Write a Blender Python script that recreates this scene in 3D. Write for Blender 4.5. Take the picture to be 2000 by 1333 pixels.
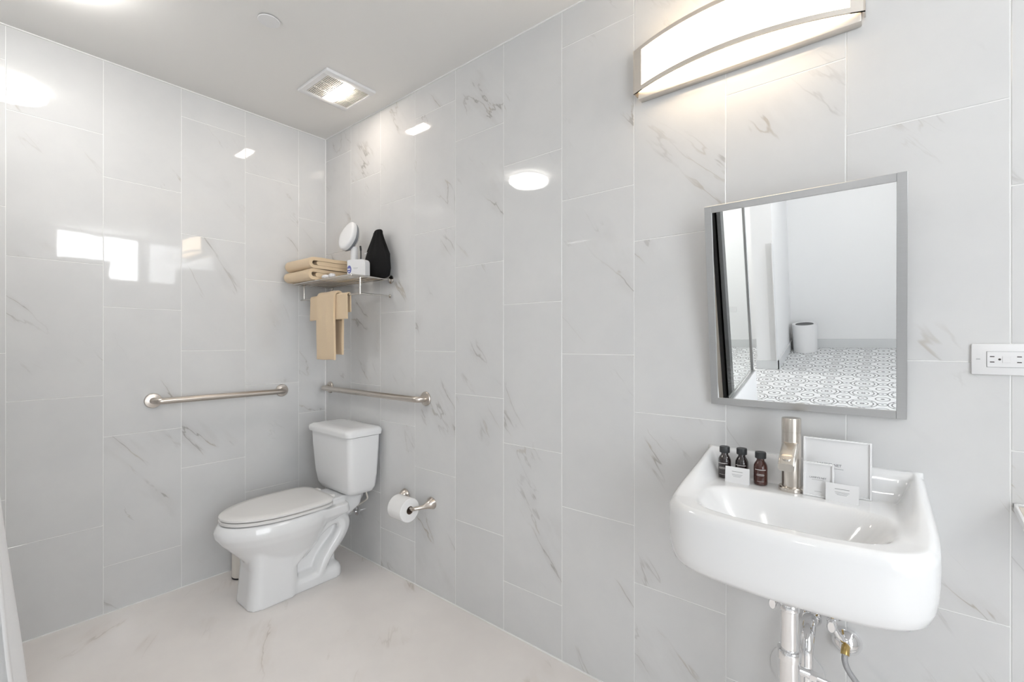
import bpy, bmesh, math, random
from mathutils import Vector, Matrix, noise as mnoise

for o in list(bpy.data.objects):
    bpy.data.objects.remove(o, do_unlink=True)
S = bpy.context.scene
COL = S.collection
random.seed(7)
R = math.radians

# ------------------------------------------------------------------ camera
ROOM_H = 2.65
CAM = Vector((2.892, -1.573, 1.303))
cam_d = bpy.data.cameras.new('camera')
cam_d.sensor_width = 36.0
cam_d.lens = 894.0 / 2000.0 * 36.0
cam_d.shift_y = 1.5 / 2000.0
cam_d.clip_start = 0.02
cam_o = bpy.data.objects.new('camera', cam_d)
COL.objects.link(cam_o)
cam_o.location = CAM
# forward vector is (-0.6335, 0.7737, 0)
cam_o.rotation_euler = (R(90), 0, math.atan2(0.6335, 0.7737))
S.camera = cam_o

# ------------------------------------------------------------------ world, exposure
W = bpy.data.worlds.new('world')
S.world = W
W.use_nodes = True
W.node_tree.nodes['Background'].inputs[0].default_value = (0.85, 0.92, 1.0, 1)
W.node_tree.nodes['Background'].inputs[1].default_value = 1.0
S.view_settings.view_transform = 'Standard'
S.view_settings.look = 'None'
S.view_settings.gamma = 1.0
S.view_settings.use_curve_mapping = False
S.view_settings.exposure = 0.26

# light strengths of the lamps and lit windows, real and added
L_FILL_WINDOW = 3.9        # unseen big window added behind the camera as fill light
L_TRANSOM = 12.5       # small high window
L_ROUND = 20.0         # flush ceiling lamps
L_HALL_FILL = 25.0         # hidden lamp added to brighten the hall beyond
L_ALCOVE_FILL = 55.0  # hidden lamp added to brighten the alcove behind the glass
L_FAN = 45.0          # lamp in the exhaust fan
L_VANITY = 7.6        # lamp over the mirror


# ------------------------------------------------------------------ materials
def new_mat(name):
    m = bpy.data.materials.new(name)
    m.use_nodes = True
    return m, m.node_tree.nodes, m.node_tree.links, m.node_tree.nodes['Principled BSDF']


def pmat(name, col, rough=0.5, metal=0.0, spec=0.5, coat=0.0, trans=0.0, bump=0.0, bscale=200.0, ior=1.5, sheen=0.0,
         aniso=0.0):
    m, n, l, p = new_mat(name)
    p.inputs['Base Color'].default_value = (*col, 1)
    p.inputs['Roughness'].default_value = rough
    p.inputs['Metallic'].default_value = metal
    p.inputs['Specular IOR Level'].default_value = spec
    p.inputs['Coat Weight'].default_value = coat
    p.inputs['Coat Roughness'].default_value = 0.04
    p.inputs['Transmission Weight'].default_value = trans
    p.inputs['IOR'].default_value = ior
    p.inputs['Sheen Weight'].default_value = sheen
    # faint procedural variation so no surface is one flat value
    tc = n.new('ShaderNodeTexCoord')
    nz = n.new('ShaderNodeTexNoise')
    nz.inputs['Scale'].default_value = bscale
    nz.inputs['Detail'].default_value = 3
    l.new(tc.outputs['Object'], nz.inputs['Vector'])
    mr = n.new('ShaderNodeMapRange')
    mr.inputs['To Min'].default_value = max(0.0, rough - 0.02)
    mr.inputs['To Max'].default_value = min(1.0, rough + 0.02)
    l.new(nz.outputs['Fac'], mr.inputs['Value'])
    l.new(mr.outputs['Result'], p.inputs['Roughness'])
    if bump > 0:
        b = n.new('ShaderNodeBump')
        b.inputs['Strength'].default_value = bump
        b.inputs['Distance'].default_value = 0.002
        l.new(nz.outputs['Fac'], b.inputs['Height'])
        l.new(b.outputs['Normal'], p.inputs['Normal'])
    return m


def emat(name, col, strength, base=(0.9, 0.9, 0.9)):
    m, n, l, p = new_mat(name)
    p.inputs['Base Color'].default_value = (*base, 1)
    p.inputs['Roughness'].default_value = 0.4
    p.inputs['Emission Color'].default_value = (*col, 1)
    p.inputs['Emission Strength'].default_value = strength
    return m


def brushed(name, col, rough=0.3, axis='X', amount=0.08):
    m, n, l, p = new_mat(name)
    p.inputs['Metallic'].default_value = 1.0
    tc = n.new('ShaderNodeTexCoord')
    mp = n.new('ShaderNodeMapping')
    sc = {'X': (3, 400, 400), 'Y': (400, 3, 400), 'Z': (90, 90, 2)}[axis]
    mp.inputs['Scale'].default_value = sc
    nz = n.new('ShaderNodeTexNoise')
    nz.inputs['Scale'].default_value = 1.0
    l.new(tc.outputs['Object'], mp.inputs['Vector'])
    l.new(mp.outputs['Vector'], nz.inputs['Vector'])
    mr = n.new('ShaderNodeMapRange')
    mr.inputs['To Min'].default_value = rough - amount
    mr.inputs['To Max'].default_value = rough + amount
    l.new(nz.outputs['Fac'], mr.inputs['Value'])
    l.new(mr.outputs['Result'], p.inputs['Roughness'])
    mx = n.new('ShaderNodeMix')
    mx.data_type = 'RGBA'
    mx.inputs[6].default_value = (*[c * 0.92 for c in col], 1)
    mx.inputs[7].default_value = (*col, 1)
    l.new(nz.outputs['Fac'], mx.inputs[0])
    l.new(mx.outputs[2], p.inputs['Base Color'])
    return m


def marble(name, base, cloud, vein, rough, random_off=True, scale=1.0, flat=False, vein_amt=0.78, gold=0.4, wav=0.010):
    """polished white porcelain with sparse diagonal veins; each tile takes its own piece of the stone"""
    m, n, l, p = new_mat(name)
    tc = n.new('ShaderNodeTexCoord')
    oi = n.new('ShaderNodeObjectInfo')

    def math_(op, a, b=None, c=None):
        k = n.new('ShaderNodeMath')
        k.operation = op
        for i, v in enumerate((a, b, c)):
            if v is None:
                continue
            if isinstance(v, (int, float)):
                k.inputs[i].default_value = v
            else:
                l.new(v, k.inputs[i])
        return k.outputs[0]

    def smooth(v, lo, hi):
        k = n.new('ShaderNodeMapRange')
        k.interpolation_type = 'SMOOTHSTEP'
        k.inputs['From Min'].default_value = lo
        k.inputs['From Max'].default_value = hi
        l.new(v, k.inputs['Value'])
        return k.outputs['Result']

    vec = tc.outputs['Object']
    if random_off:
        sm = n.new('ShaderNodeVectorMath')
        sm.operation = 'SCALE'
        sm.inputs[0].default_value = (37.0, 91.0, 53.0)
        l.new(oi.outputs['Random'], sm.inputs['Scale'])
        ad = n.new('ShaderNodeVectorMath')
        ad.operation = 'ADD'
        l.new(vec, ad.inputs[0])
        l.new(sm.outputs[0], ad.inputs[1])
        vec = ad.outputs[0]
    # turn so that the stretched direction runs down to the right
    mp = n.new('ShaderNodeMapping')
    mp.inputs['Rotation'].default_value = (0, R(-52), 0) if not flat else (0, 0, R(35))
    mp.inputs['Scale'].default_value = (scale, scale, scale)
    l.new(vec, mp.inputs['Vector'])
    mp2 = n.new('ShaderNodeMapping')
    mp2.inputs['Scale'].default_value = (0.5, 1.0, 2.0) if not flat else (0.5, 1.9, 1)
    l.new(mp.outputs['Vector'], mp2.inputs['Vector'])

    def nz(v, sc, det=4, rough_=0.55, dist=0.0):
        k = n.new('ShaderNodeTexNoise')
        k.inputs['Scale'].default_value = sc
        k.inputs['Detail'].default_value = det
        k.inputs['Roughness'].default_value = rough_
        k.inputs['Distortion'].default_value = dist
        l.new(v, k.inputs['Vector'])
        return k.outputs['Fac']

    big = nz(mp2.outputs['Vector'], 1.15, 6, 0.55, 0.3)
    ridge = math_('ABSOLUTE', math_('SUBTRACT', big, 0.5))
    thin = math_('SUBTRACT', 1.0, smooth(ridge, 0.0, 0.0065))
    halo = math_('SUBTRACT', 1.0, smooth(ridge, 0.0, 0.05))
    msk = smooth(nz(mp.outputs['Vector'], 2.9, 2, 0.5), 0.53, 0.70)
    big2 = nz(mp2.outputs['Vector'], 2.4, 6, 0.55, 0.4)
    thin2 = math_('SUBTRACT', 1.0, smooth(math_('ABSOLUTE', math_('SUBTRACT', big2, 0.47)), 0.0, 0.008))
    msk2 = smooth(nz(mp.outputs['Vector'], 4.2, 2, 0.5), 0.60, 0.74)
    v1 = math_('MULTIPLY', thin, msk)
    v2 = math_('MULTIPLY', math_('MULTIPLY', thin2, msk2), 0.55)
    vv = math_('MULTIPLY', math_('MAXIMUM', v1, v2), vein_amt)
    hv = math_('MULTIPLY', math_('MULTIPLY', halo, msk), 0.22)
    cl = nz(mp.outputs['Vector'], 5.0, 5, 0.6)

    def mix(fac, a, b):
        k = n.new('ShaderNodeMix')
        k.data_type = 'RGBA'
        if isinstance(fac, float):
            k.inputs[0].default_value = fac
        else:
            l.new(fac, k.inputs[0])
        for i, c in ((6, a), (7, b)):
            if isinstance(c, tuple):
                k.inputs[i].default_value = (*c, 1)
            else:
                l.new(c, k.inputs[i])
        return k.outputs[2]

    c0 = mix(smooth(cl, 0.3, 0.7), cloud, base)
    c1 = mix(hv, c0, tuple(v * 1.35 for v in vein))
    vcol = mix(math_('MULTIPLY', smooth(nz(mp.outputs['Vector'], 7.0, 2), 0.5, 0.62), gold), vein, (0.50, 0.40, 0.26))
    c2 = mix(vv, c1, vcol)
    l.new(c2, p.inputs['Base Color'])
    p.inputs['Roughness'].default_value = rough
    p.inputs['Specular IOR Level'].default_value = 0.5
    if wav > 0:
        bn = n.new('ShaderNodeTexNoise')
        bn.inputs['Scale'].default_value = 9.0
        bn.inputs['Detail'].default_value = 1.0
        l.new(vec, bn.inputs['Vector'])
        b = n.new('ShaderNodeBump')
        b.inputs['Strength'].default_value = wav
        b.inputs['Distance'].default_value = 0.02
        l.new(bn.outputs['Fac'], b.inputs['Height'])
        l.new(b.outputs['Normal'], p.inputs['Normal'])
    return m


def encaustic(name):
    """printed black-and-white cement tile: scrolls and rings mirrored about the tile's middle"""
    m, n, l, p = new_mat(name)
    tc = n.new('ShaderNodeTexCoord')
    sx = n.new('ShaderNodeSeparateXYZ')
    l.new(tc.outputs['Object'], sx.inputs[0])

    def math_(op, a, b=None):
        k = n.new('ShaderNodeMath')
        k.operation = op
        for i, v in enumerate((a, b)):
            if v is None:
                continue
            if isinstance(v, (int, float)):
                k.inputs[i].default_value = v
            else:
                l.new(v, k.inputs[i])
        return k.outputs[0]

    T = 0.27
    ax = math_('MULTIPLY', math_('ABSOLUTE', sx.outputs[0]), 2 / T)
    ay = math_('MULTIPLY', math_('ABSOLUTE', sx.outputs[1]), 2 / T)

    def dist(cx, cy):
        dx = math_('SUBTRACT', ax, cx)
        dy = math_('SUBTRACT', ay, cy)
        return math_('SQRT', math_('ADD', math_('MULTIPLY', dx, dx), math_('MULTIPLY', dy, dy)))

    def ring(d, r, w):
        return math_('LESS_THAN', math_('ABSOLUTE', math_('SUBTRACT', d, r)), w)

    def disc(d, r):
        return math_('LESS_THAN', d, r)

    corner, mid, mx_, my_, quarter = dist(1, 1), dist(0, 0), dist(1, 0), dist(0, 1), dist(0.5, 0.5)
    marks = [ring(corner, 0.74, 0.028), ring(corner, 0.56, 0.034), disc(corner, 0.13), ring(corner, 0.30, 0.028),
             ring(mid, 0.36, 0.034), disc(mid, 0.11), ring(mx_, 0.24, 0.034), ring(my_, 0.24, 0.034),
             disc(mx_, 0.07), disc(my_, 0.07), disc(quarter, 0.07)]
    a = marks[0]
    for k in marks[1:]:
        a = math_('MAXIMUM', a, k)
    mx = n.new('ShaderNodeMix')
    mx.data_type = 'RGBA'
    mx.inputs[6].default_value = (0.82, 0.83, 0.84, 1)
    mx.inputs[7].default_value = (0.20, 0.205, 0.21, 1)
    l.new(a, mx.inputs[0])
    l.new(mx.outputs[2], p.inputs['Base Color'])
    p.inputs['Roughness'].default_value = 0.45
    return m


M = {}
M['tile'] = marble('polished_marble_tile', (0.695, 0.695, 0.692), (0.665, 0.667, 0.667), (0.36, 0.345, 0.33), 0.035)
M['floor'] = marble('polished_marble_floor', (0.86, 0.82, 0.79), (0.83, 0.79, 0.765), (0.42, 0.36, 0.30), 0.12,
                    random_off=False, flat=True, vein_amt=0.45)
M['grout'] = pmat('white_grout', (0.87, 0.87, 0.86), 0.8)
M['ceiling'] = pmat('ceiling_paint', (0.84, 0.83, 0.81), 0.9, spec=0.2, bump=0.05, bscale=300)
M['paint'] = pmat('white_wall_paint', (0.86, 0.865, 0.87), 0.85, spec=0.25)
M['trim'] = pmat('white_trim_paint', (0.79, 0.80, 0.805), 0.5)
M['base'] = pmat('grey_baseboard_paint', (0.70, 0.715, 0.72), 0.5)
M['porcelain'] = pmat('white_porcelain', (0.83, 0.835, 0.84), 0.08, coat=0.4, bscale=20)
M['seat'] = pmat('white_seat_plastic', (0.80, 0.79, 0.775), 0.22)
M['chrome'] = pmat('chrome', (0.86, 0.86, 0.87), 0.06, 1.0)
M['nickel'] = brushed('brushed_nickel', (0.62, 0.57, 0.52), 0.30, 'X')
M['nickel_y'] = brushed('brushed_nickel_y', (0.62, 0.57, 0.52), 0.30, 'Y')
M['nickel_z'] = brushed('brushed_nickel_z', (0.66, 0.615, 0.56), 0.24, 'Z', 0.02)
M['steel'] = brushed('brushed_stainless', (0.55, 0.555, 0.56), 0.30, 'X', 0.03)
M['fixture'] = brushed('fixture_nickel', (0.72, 0.68, 0.63), 0.45, 'X')
M['rack'] = pmat('satin_steel', (0.60, 0.575, 0.54), 0.22, 1.0)
M['mirror'] = pmat('mirror_silver', (0.95, 0.96, 0.965), 0.0, 1.0)
M['mirror'].node_tree.nodes['Map Range'].inputs['To Max'].default_value = 0.0
M['black'] = pmat('black_plastic', (0.018, 0.018, 0.02), 0.35)
M['cap'] = pmat('charcoal_cap', (0.035, 0.037, 0.04), 0.42)
M['black_paint'] = pmat('black_door_paint', (0.008, 0.008, 0.008), 0.2)
M['beige_door'] = pmat('beige_door', (0.72, 0.66, 0.58), 0.5)
M['dark'] = pmat('dark_void', (0.05, 0.045, 0.04), 0.8)
M['amber'] = pmat('amber_glass', (0.10, 0.022, 0.014), 0.05, trans=0.55, coat=0.6)
M['amber_dark'] = pmat('dark_amber_glass', (0.02, 0.012, 0.012), 0.05, coat=0.7)
M['print_white'] = pmat('white_label_print', (0.55, 0.53, 0.52), 0.5)
M['print_dark'] = pmat('dark_ink', (0.16, 0.16, 0.17), 0.6)
M['print_grey'] = pmat('grey_ink', (0.36, 0.36, 0.37), 0.6)
M['print_blue'] = pmat('blue_ink', (0.13, 0.15, 0.42), 0.5)
M['card'] = pmat('white_card', (0.82, 0.82, 0.825), 0.45)
M['acrylic'] = pmat('white_acrylic_frame', (0.86, 0.86, 0.865), 0.15, coat=0.3)
M['plastic'] = pmat('white_plastic', (0.80, 0.80, 0.805), 0.3)
M['disc'] = pmat('pale_grey_plastic', (0.66, 0.66, 0.66), 0.25)
M['cream_plastic'] = pmat('cream_plastic', (0.78, 0.74, 0.68), 0.35)
M['grey_plastic'] = pmat('grey_plastic', (0.25, 0.26, 0.28), 0.35)
M['towel'] = pmat('beige_terry', (0.78, 0.61, 0.41), 0.95, spec=0.1, bump=0.9, bscale=420, sheen=0.3)
M['paper'] = pmat('toilet_paper', (0.86, 0.855, 0.85), 0.95, spec=0.1, bump=0.25, bscale=260)
M['core'] = pmat('cardboard_core', (0.22, 0.16, 0.12), 0.9)
M['bag'] = pmat('black_nylon', (0.006, 0.006, 0.0065), 0.75, spec=0.2, bump=0.6, bscale=60)
M['wrap'] = pmat('white_paper_wrap', (0.78, 0.78, 0.80), 0.5)
M['curtain'] = pmat('white_waffle_curtain', (0.84, 0.84, 0.845), 0.9, spec=0.1, bump=0.4, bscale=160)
M['brass'] = pmat('brass_thread', (0.55, 0.40, 0.16), 0.3, 1.0)
M['rubber'] = pmat('dark_rubber', (0.03, 0.03, 0.03), 0.6)
M['braid'] = pmat('grey_braided_hose', (0.42, 0.42, 0.43), 0.45, 0.3, bump=0.8, bscale=500)
M['slat'] = pmat('cream_vent_plastic', (0.78, 0.75, 0.70), 0.45)
M['encaustic'] = encaustic('patterned_cement_tile')
M['lamp_round'] = emat('ceiling_lamp_glow', (1.0, 0.97, 0.93), L_ROUND)
M['lamp_dim'] = emat('hall_lamp_glow', (1.0, 0.98, 0.95), L_HALL_FILL)
M['lamp_alcove'] = emat('alcove_lamp_glow', (1.0, 0.98, 0.95), L_ALCOVE_FILL)
M['lamp_fan'] = emat('fan_lamp_glow', (1.0, 0.88, 0.76), L_FAN)
M['lamp_vanity'] = emat('vanity_lamp_glow', (1.0, 0.78, 0.53), L_VANITY)
M['day'] = emat('daylight_pane', (0.90, 0.95, 1.0), L_FILL_WINDOW)
M['day_hi'] = emat('bright_daylight_pane', (0.95, 0.975, 1.0), L_TRANSOM)

gm, gn, gl, gp = new_mat('clear_glass')
gp.inputs['Transmission Weight'].default_value = 1.0
gp.inputs['Roughness'].default_value = 0.0
gp.inputs['IOR'].default_value = 1.05
gp.inputs['Base Color'].default_value = (0.96, 0.98, 0.975, 1)
M['glass'] = gm


# ------------------------------------------------------------------ mesh helpers
def link_mesh(name, me, mat, parent=None, smooth=True, sharp=35):
    if smooth:
        for p in me.polygons:
            p.use_smooth = True
        me.set_sharp_from_angle(angle=R(sharp))
    if mat is not None and len(me.materials) == 0:
        me.materials.append(mat)
    o = bpy.data.objects.new(name, me)
    COL.objects.link(o)
    if parent is not None:
        o.parent = parent
        o.matrix_parent_inverse = world_of(parent).inverted()
    return o


def world_of(o):
    m = o.matrix_basis.copy()
    if o.parent is not None:
        m = world_of(o.parent) @ o.matrix_parent_inverse @ m
    return m


def thing(name, loc, label, cat, group=None):
    e = bpy.data.objects.new(name, None)
    e.empty_display_size = 0.05
    COL.objects.link(e)
    e.location = loc
    tag(e, label, cat, group)
    return e


def tag(o, label=None, cat=None, group=None, kind=None):
    if label:
        o['label'] = label
    if cat:
        o['category'] = cat
    if group:
        o['group'] = group
    if kind:
        o['kind'] = kind
    return o


class MB:
    """collects shapes into one mesh"""

    def __init__(self):
        self.bm = bmesh.new()

    def _merge(self, other, mtx=None):
        if mtx is not None:
            other.transform(mtx)
        me = bpy.data.meshes.new('t')
        other.to_mesh(me)
        other.free()
        self.bm.from_mesh(me)
        bpy.data.meshes.remove(me)

    def box(self, x0, x1, y0, y1, z0, z1, bev=0.0, seg=2, mtx=None):
        b = bmesh.new()
        bmesh.ops.create_cube(b, size=1.0)
        b.transform(Matrix.Translation(((x0 + x1) / 2, (y0 + y1) / 2, (z0 + z1) / 2)) @
                    Matrix.Diagonal((abs(x1 - x0), abs(y1 - y0), abs(z1 - z0), 1)))
        if bev > 0:
            bmesh.ops.bevel(b, geom=list(b.edges), offset=bev, segments=seg, profile=0.5, affect='EDGES')
        self._merge(b, mtx)
        return self

    def rings(self, rings, cap0=True, cap1=True, closed=True, mtx=None):
        b = bmesh.new()
        vs = [[b.verts.new(p) for p in r] for r in rings]
        n = len(rings[0])
        for i in range(len(rings) - 1):
            for j in range(n if closed else n - 1):
                k = (j + 1) % n
                b.faces.new((vs[i][j], vs[i][k], vs[i + 1][k], vs[i + 1][j]))
        if cap0:
            b.faces.new(list(reversed(vs[0])))
        if cap1:
            b.faces.new(vs[-1])
        bmesh.ops.recalc_face_normals(b, faces=b.faces)
        self._merge(b, mtx)
        return self

    def lathe(self, prof, seg=32, mtx=None, cap0=True, cap1=True):
        rr = [[(r * math.cos(2 * math.pi * k / seg), r * math.sin(2 * math.pi * k / seg), z) for k in range(seg)]
              for r, z in prof]
        return self.rings(rr, cap0, cap1, True, mtx)

    def tube(self, pts, rad, seg=16, caps=True, mtx=None):
        pts = [Vector(p) for p in pts]
        n = len(pts)
        rads = rad if isinstance(rad, (list, tuple)) else [rad] * n
        rr = []
        up = None
        for i, p in enumerate(pts):
            t = (pts[min(i + 1, n - 1)] - pts[max(i - 1, 0)]).normalized()
            if up is None:
                a = Vector((0, 0, 1)) if abs(t.z) < 0.9 else Vector((1, 0, 0))
                up = (a - t * a.dot(t)).normalized()
            else:
                up = (up - t * up.dot(t)).normalized()
            sd = t.cross(up)
            rr.append([p + (up * math.cos(2 * math.pi * k / seg) + sd * math.sin(2 * math.pi * k / seg)) * rads[i]
                       for k in range(seg)])
        return self.rings(rr, caps, caps, True, mtx)

    def poly_extrude(self, pts, axis, a0, a1, nseg=1, fn=None):
        """closed 2-D outline swept along an axis; pts give the two other coordinates in order"""
        rr = []
        for i in range(nseg + 1):
            a = a0 + (a1 - a0) * i / nseg
            ring = []
            for u, v in pts:
                p = {'X': (a, u, v), 'Y': (u, a, v), 'Z': (u, v, a)}[axis]
                ring.append(fn(Vector(p), i / nseg) if fn else p)
            rr.append(ring)
        return self.rings(rr)

    def mesh(self, name='m'):
        me = bpy.data.meshes.new(name)
        bmesh.ops.recalc_face_normals(self.bm, faces=self.bm.faces)
        self.bm.to_mesh(me)
        self.bm.free()
        return me

    def build(self, name, mat, parent=None, smooth=True, sharp=35):
        return link_mesh(name, self.mesh(name), mat, parent, smooth, sharp)


def crom(pts, sub=8):
    """Catmull-Rom through points"""
    P = [Vector(p) for p in pts]
    P = [P[0] * 2 - P[1]] + P + [P[-1] * 2 - P[-2]]
    out = []
    for i in range(1, len(P) - 2):
        for k in range(sub):
            t = k / sub
            a, b, c, d = P[i - 1], P[i], P[i + 1], P[i + 2]
            out.append(0.5 * ((2 * b) + (c - a) * t + (2 * a - 5 * b + 4 * c - d) * t * t +
                              (3 * b - a - 3 * c + d) * t ** 3))
    out.append(P[-2])
    return out


def fuse(o, voxel=0.006, smooth_it=6, fac=0.5):
    """melt the pieces of one casting together, like glazed ceramic"""
    md = o.modifiers.new('r', 'REMESH')
    md.mode = 'VOXEL'
    md.voxel_size = voxel
    sm = o.modifiers.new('s', 'SMOOTH')
    sm.factor = fac
    sm.iterations = smooth_it
    dg = bpy.context.evaluated_depsgraph_get()
    me = bpy.data.meshes.new_from_object(o.evaluated_get(dg))
    o.modifiers.clear()
    o.data = me
    for p in me.polygons:
        p.use_smooth = True
    return o


def text_mesh(name, body, size, mat, mtx, parent=None, align='CENTER', extr=0.0001):
    cu = bpy.data.curves.new('t', 'FONT')
    cu.body = body
    cu.size = size
    cu.align_x = align
    cu.align_y = 'CENTER'
    cu.extrude = extr
    cu.resolution_u = 3
    t = bpy.data.objects.new('t', cu)
    COL.objects.link(t)
    dg = bpy.context.evaluated_depsgraph_get()
    me = bpy.data.meshes.new_from_object(t.evaluated_get(dg))
    bpy.data.objects.remove(t, do_unlink=True)
    me.transform(mtx)
    me.materials.clear()
    return link_mesh(name, me, mat, parent, smooth=False)


def smst(a, b, x):
    t = max(0.0, min(1.0, (x - a) / (b - a)))
    return t * t * (3 - 2 * t)


# ------------------------------------------------------------------ the setting: walls, floor, ceiling
G = 0.0030            # grout joint
TW, TH = 0.3125, 0.6225
JA = [0.425, 1.047, 1.6695, 2.292]
JB = [0.225, 0.8475, 1.470, 2.0925]
JC = [0.632, 1.2545, 1.877, 2.4995]
Y_FAR, X_END = -5.05, 4.60

wall_right = MB().box(-0.12, X_END + 0.1, 0.0012, 0.12, 0, ROOM_H).build('wall_right', M['grout'], smooth=False)
tag(wall_right, kind='structure')
wall_left = MB().box(-0.12, -0.0012, Y_FAR, 0.0012, 0, ROOM_H).build('wall_left', M['grout'], smooth=False)
tag(wall_left, kind='structure')
tile_cache = {}


def tile_mesh(w, h):
    k = (round(w, 4), round(h, 4))
    if k not in tile_cache:
        me = MB().box(-w / 2, w / 2, 0, 0.006, -h / 2, h / 2, 0.0008, 1).mesh('tile')
        me.materials.append(M['tile'])
        tile_cache[k] = me
    return tile_cache[k]


def lay_column(a0, a1, joints, side, parent):
    zs = [0.0] + joints + [ROOM_H]
    for z0, z1 in zip(zs[:-1], zs[1:]):
        w = a1 - a0 - G
        hh = z1 - z0 - G
        if w < 0.01 or hh < 0.01:
            continue
        o = bpy.data.objects.new('tile', tile_mesh(w, hh))
        COL.objects.link(o)
        if side == 'R':
            o.location = ((a0 + a1) / 2, 0, (z0 + z1) / 2)
        else:
            o.location = (0, (a0 + a1) / 2, (z0 + z1) / 2)
            o.rotation_euler = (0, 0, R(90))
        o.parent = parent


edges = [0.0] + [-0.008 + TW * k for k in range(1, 15)] + [X_END]
seqR = [JC, JA, JB]
for i in range(len(edges) - 1):
    lay_column(edges[i], edges[i + 1], seqR[i % 3], 'R', wall_right)
edges = [0.0] + [-0.181 - TW * k for k in range(0, 9)] + [-3.0]
seqL = [JB, JA, JC]
for i in range(len(edges) - 1):
    lay_column(edges[i + 1], edges[i], seqL[i % 3], 'L', wall_left)

floor = MB().box(-0.12, X_END + 0.1, -2.35, 0.12, -0.08, 0).build('floor', M['floor'], smooth=False)
tag(floor, kind='structure')
floor2 = MB().box(-0.12, X_END + 0.1, Y_FAR - 0.1, -2.35, -0.08, -0.001).build('floor', M['grout'], smooth=False)
tag(floor2, kind='structure')
PT = 0.27
pm = MB().box(-PT / 2 + .001, PT / 2 - .001, -PT / 2 + .001, PT / 2 - .001, -0.006, 0, 0.0006, 1).mesh('tile')
pm.materials.append(M['encaustic'])
nx0 = 0.57
for i in range(15):
    for j in range(10):
        o = bpy.data.objects.new('tile', pm)
        COL.objects.link(o)
        o.location = (nx0 + PT * (i + .5), -2.35 - PT * (j + .5), 0)
        o.parent = floor2

ceiling = MB().box(-0.12, X_END + 0.1, Y_FAR - 0.1, 0.12, ROOM_H, ROOM_H + 0.1).build('ceiling', M['ceiling'], smooth=False)
tag(ceiling, kind='structure')
wall_back = MB().box(-0.12, X_END + 0.1, Y_FAR - 0.1, Y_FAR, 0, ROOM_H).build('wall_back', M['paint'], smooth=False)
tag(wall_back, kind='structure')
baseboard_back = MB().box(1.97, X_END, Y_FAR, Y_FAR + 0.014, 0, 0.11, 0.002, 1).build('baseboard_back', M['base'])
tag(baseboard_back, kind='structure')
o = MB().box(0.0, 1.76, Y_FAR, Y_FAR + 0.014, 0, 0.11, 0.002, 1).build('baseboard_back', M['base'])
tag(o, kind='structure')
# pier that juts from the far wall
pier = MB().box(1.765, 1.965, Y_FAR, -4.08, 0, ROOM_H).build('wall_pier', M['paint'], smooth=False)
tag(pier, kind='structure')
o = MB().box(1.755, 1.979, -4.08, -4.066, 0, 0.105, 0.002, 1).box(1.965, 1.979, Y_FAR + .014, -4.066, 0, 0.105, 0.002, 1).build('baseboard_pier', M['base'])
tag(o, kind='structure')
o = MB().box(1.90, 1.967, -4.083, -4.076, 0.105, 1.38, 0.001, 1).box(1.962, 1.969, -4.083, -4.02, 0.105, 1.38, 0.001, 1).build('trim_1', M['trim'])
tag(o, kind='structure')
# partition at the back of the shower
o = MB().box(-0.01, 1.50, -3.09, -3.0, 0, ROOM_H).build('wall_partition', M['paint'], smooth=False)
tag(o, kind='structure')
# thin white edge trims of the tiled walls
o = MB().box(-0.0005, 0.005, -0.005, 0.0005, 0, ROOM_H).build('trim_2', M['grout'], smooth=False)
tag(o, kind='structure')
o = MB().box(-0.0005, X_END, -0.0045, 0.0005, ROOM_H - 0.005, ROOM_H + .0005).build('trim_3', M['grout'], smooth=False)
tag(o, kind='structure')
o = MB().box(-0.0005, 0.0045, -3.0, 0.0005, ROOM_H - 0.005, ROOM_H + .0005).build('trim_4', M['grout'], smooth=False)
tag(o, kind='structure')
o = MB().box(-0.0005, X_END, -0.0045, 0.0005, -.0005, 0.004).build('trim_5', M['grout'], smooth=False)
tag(o, kind='structure')
o = MB().box(-0.0005, 0.0045, -1.5, 0.0005, -.0005, 0.004).build('trim_6', M['grout'], smooth=False)
tag(o, kind='structure')

# end wall with its small high window and an added big one (behind the camera's right shoulder)
BW = (-2.75, -1.27, 0.2, 2.55)    # big window, unseen, added to light the room: y0 y1 z0 z1
TWN = (-0.835, -0.025, 2.060, 2.640)  # small high window
mb = MB()
X0, X1 = X_END, X_END + 0.1
mb.box(X0, X1, Y_FAR, BW[0], 0, ROOM_H).box(X0, X1, BW[0], BW[1], 0, BW[2]).box(X0, X1, BW[0], BW[1], BW[3], ROOM_H)
mb.box(X0, X1, BW[1], TWN[0], 0, ROOM_H).box(X0, X1, TWN[0], TWN[1], 0, TWN[2]).box(X0, X1, TWN[0], TWN[1], TWN[3], ROOM_H)
mb.box(X0, X1, TWN[1], 0.0, 0, ROOM_H)
wall_end = mb.build('wall_end', M['paint'], smooth=False)
tag(wall_end, kind='structure')
for nme, w, mt, nm in (('window_1', BW, 'day', 2), ('window_2', TWN, 'day_hi', 1)):
    f = MB()
    f.box(X0 - .01, X1, w[0], w[0] + .035, w[2], w[3]).box(X0 - .01, X1, w[1] - .035, w[1], w[2], w[3])
    f.box(X0 - .01, X1, w[0], w[1], w[2], w[2] + .035).box(X0 - .01, X1, w[0], w[1], w[3] - .035, w[3])
    for k in range(1, nm):
        yy = w[0] + (w[1] - w[0]) * k / nm
        f.box(X0, X1, yy - .02, yy + .02, w[2], w[3])
    wo = f.build(nme, M['trim'], smooth=False)
    tag(wo, kind='structure')
    for k in range(nm):
        ya = w[0] + (w[1] - w[0]) * k / nm
        yb = w[0] + (w[1] - w[0]) * (k + 1) / nm
        MB().box(X0 + .05, X0 + .056, ya + .01, yb - .01, w[2] + .02, w[3] - .02).build('pane', M[mt], wo, smooth=False)

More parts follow.
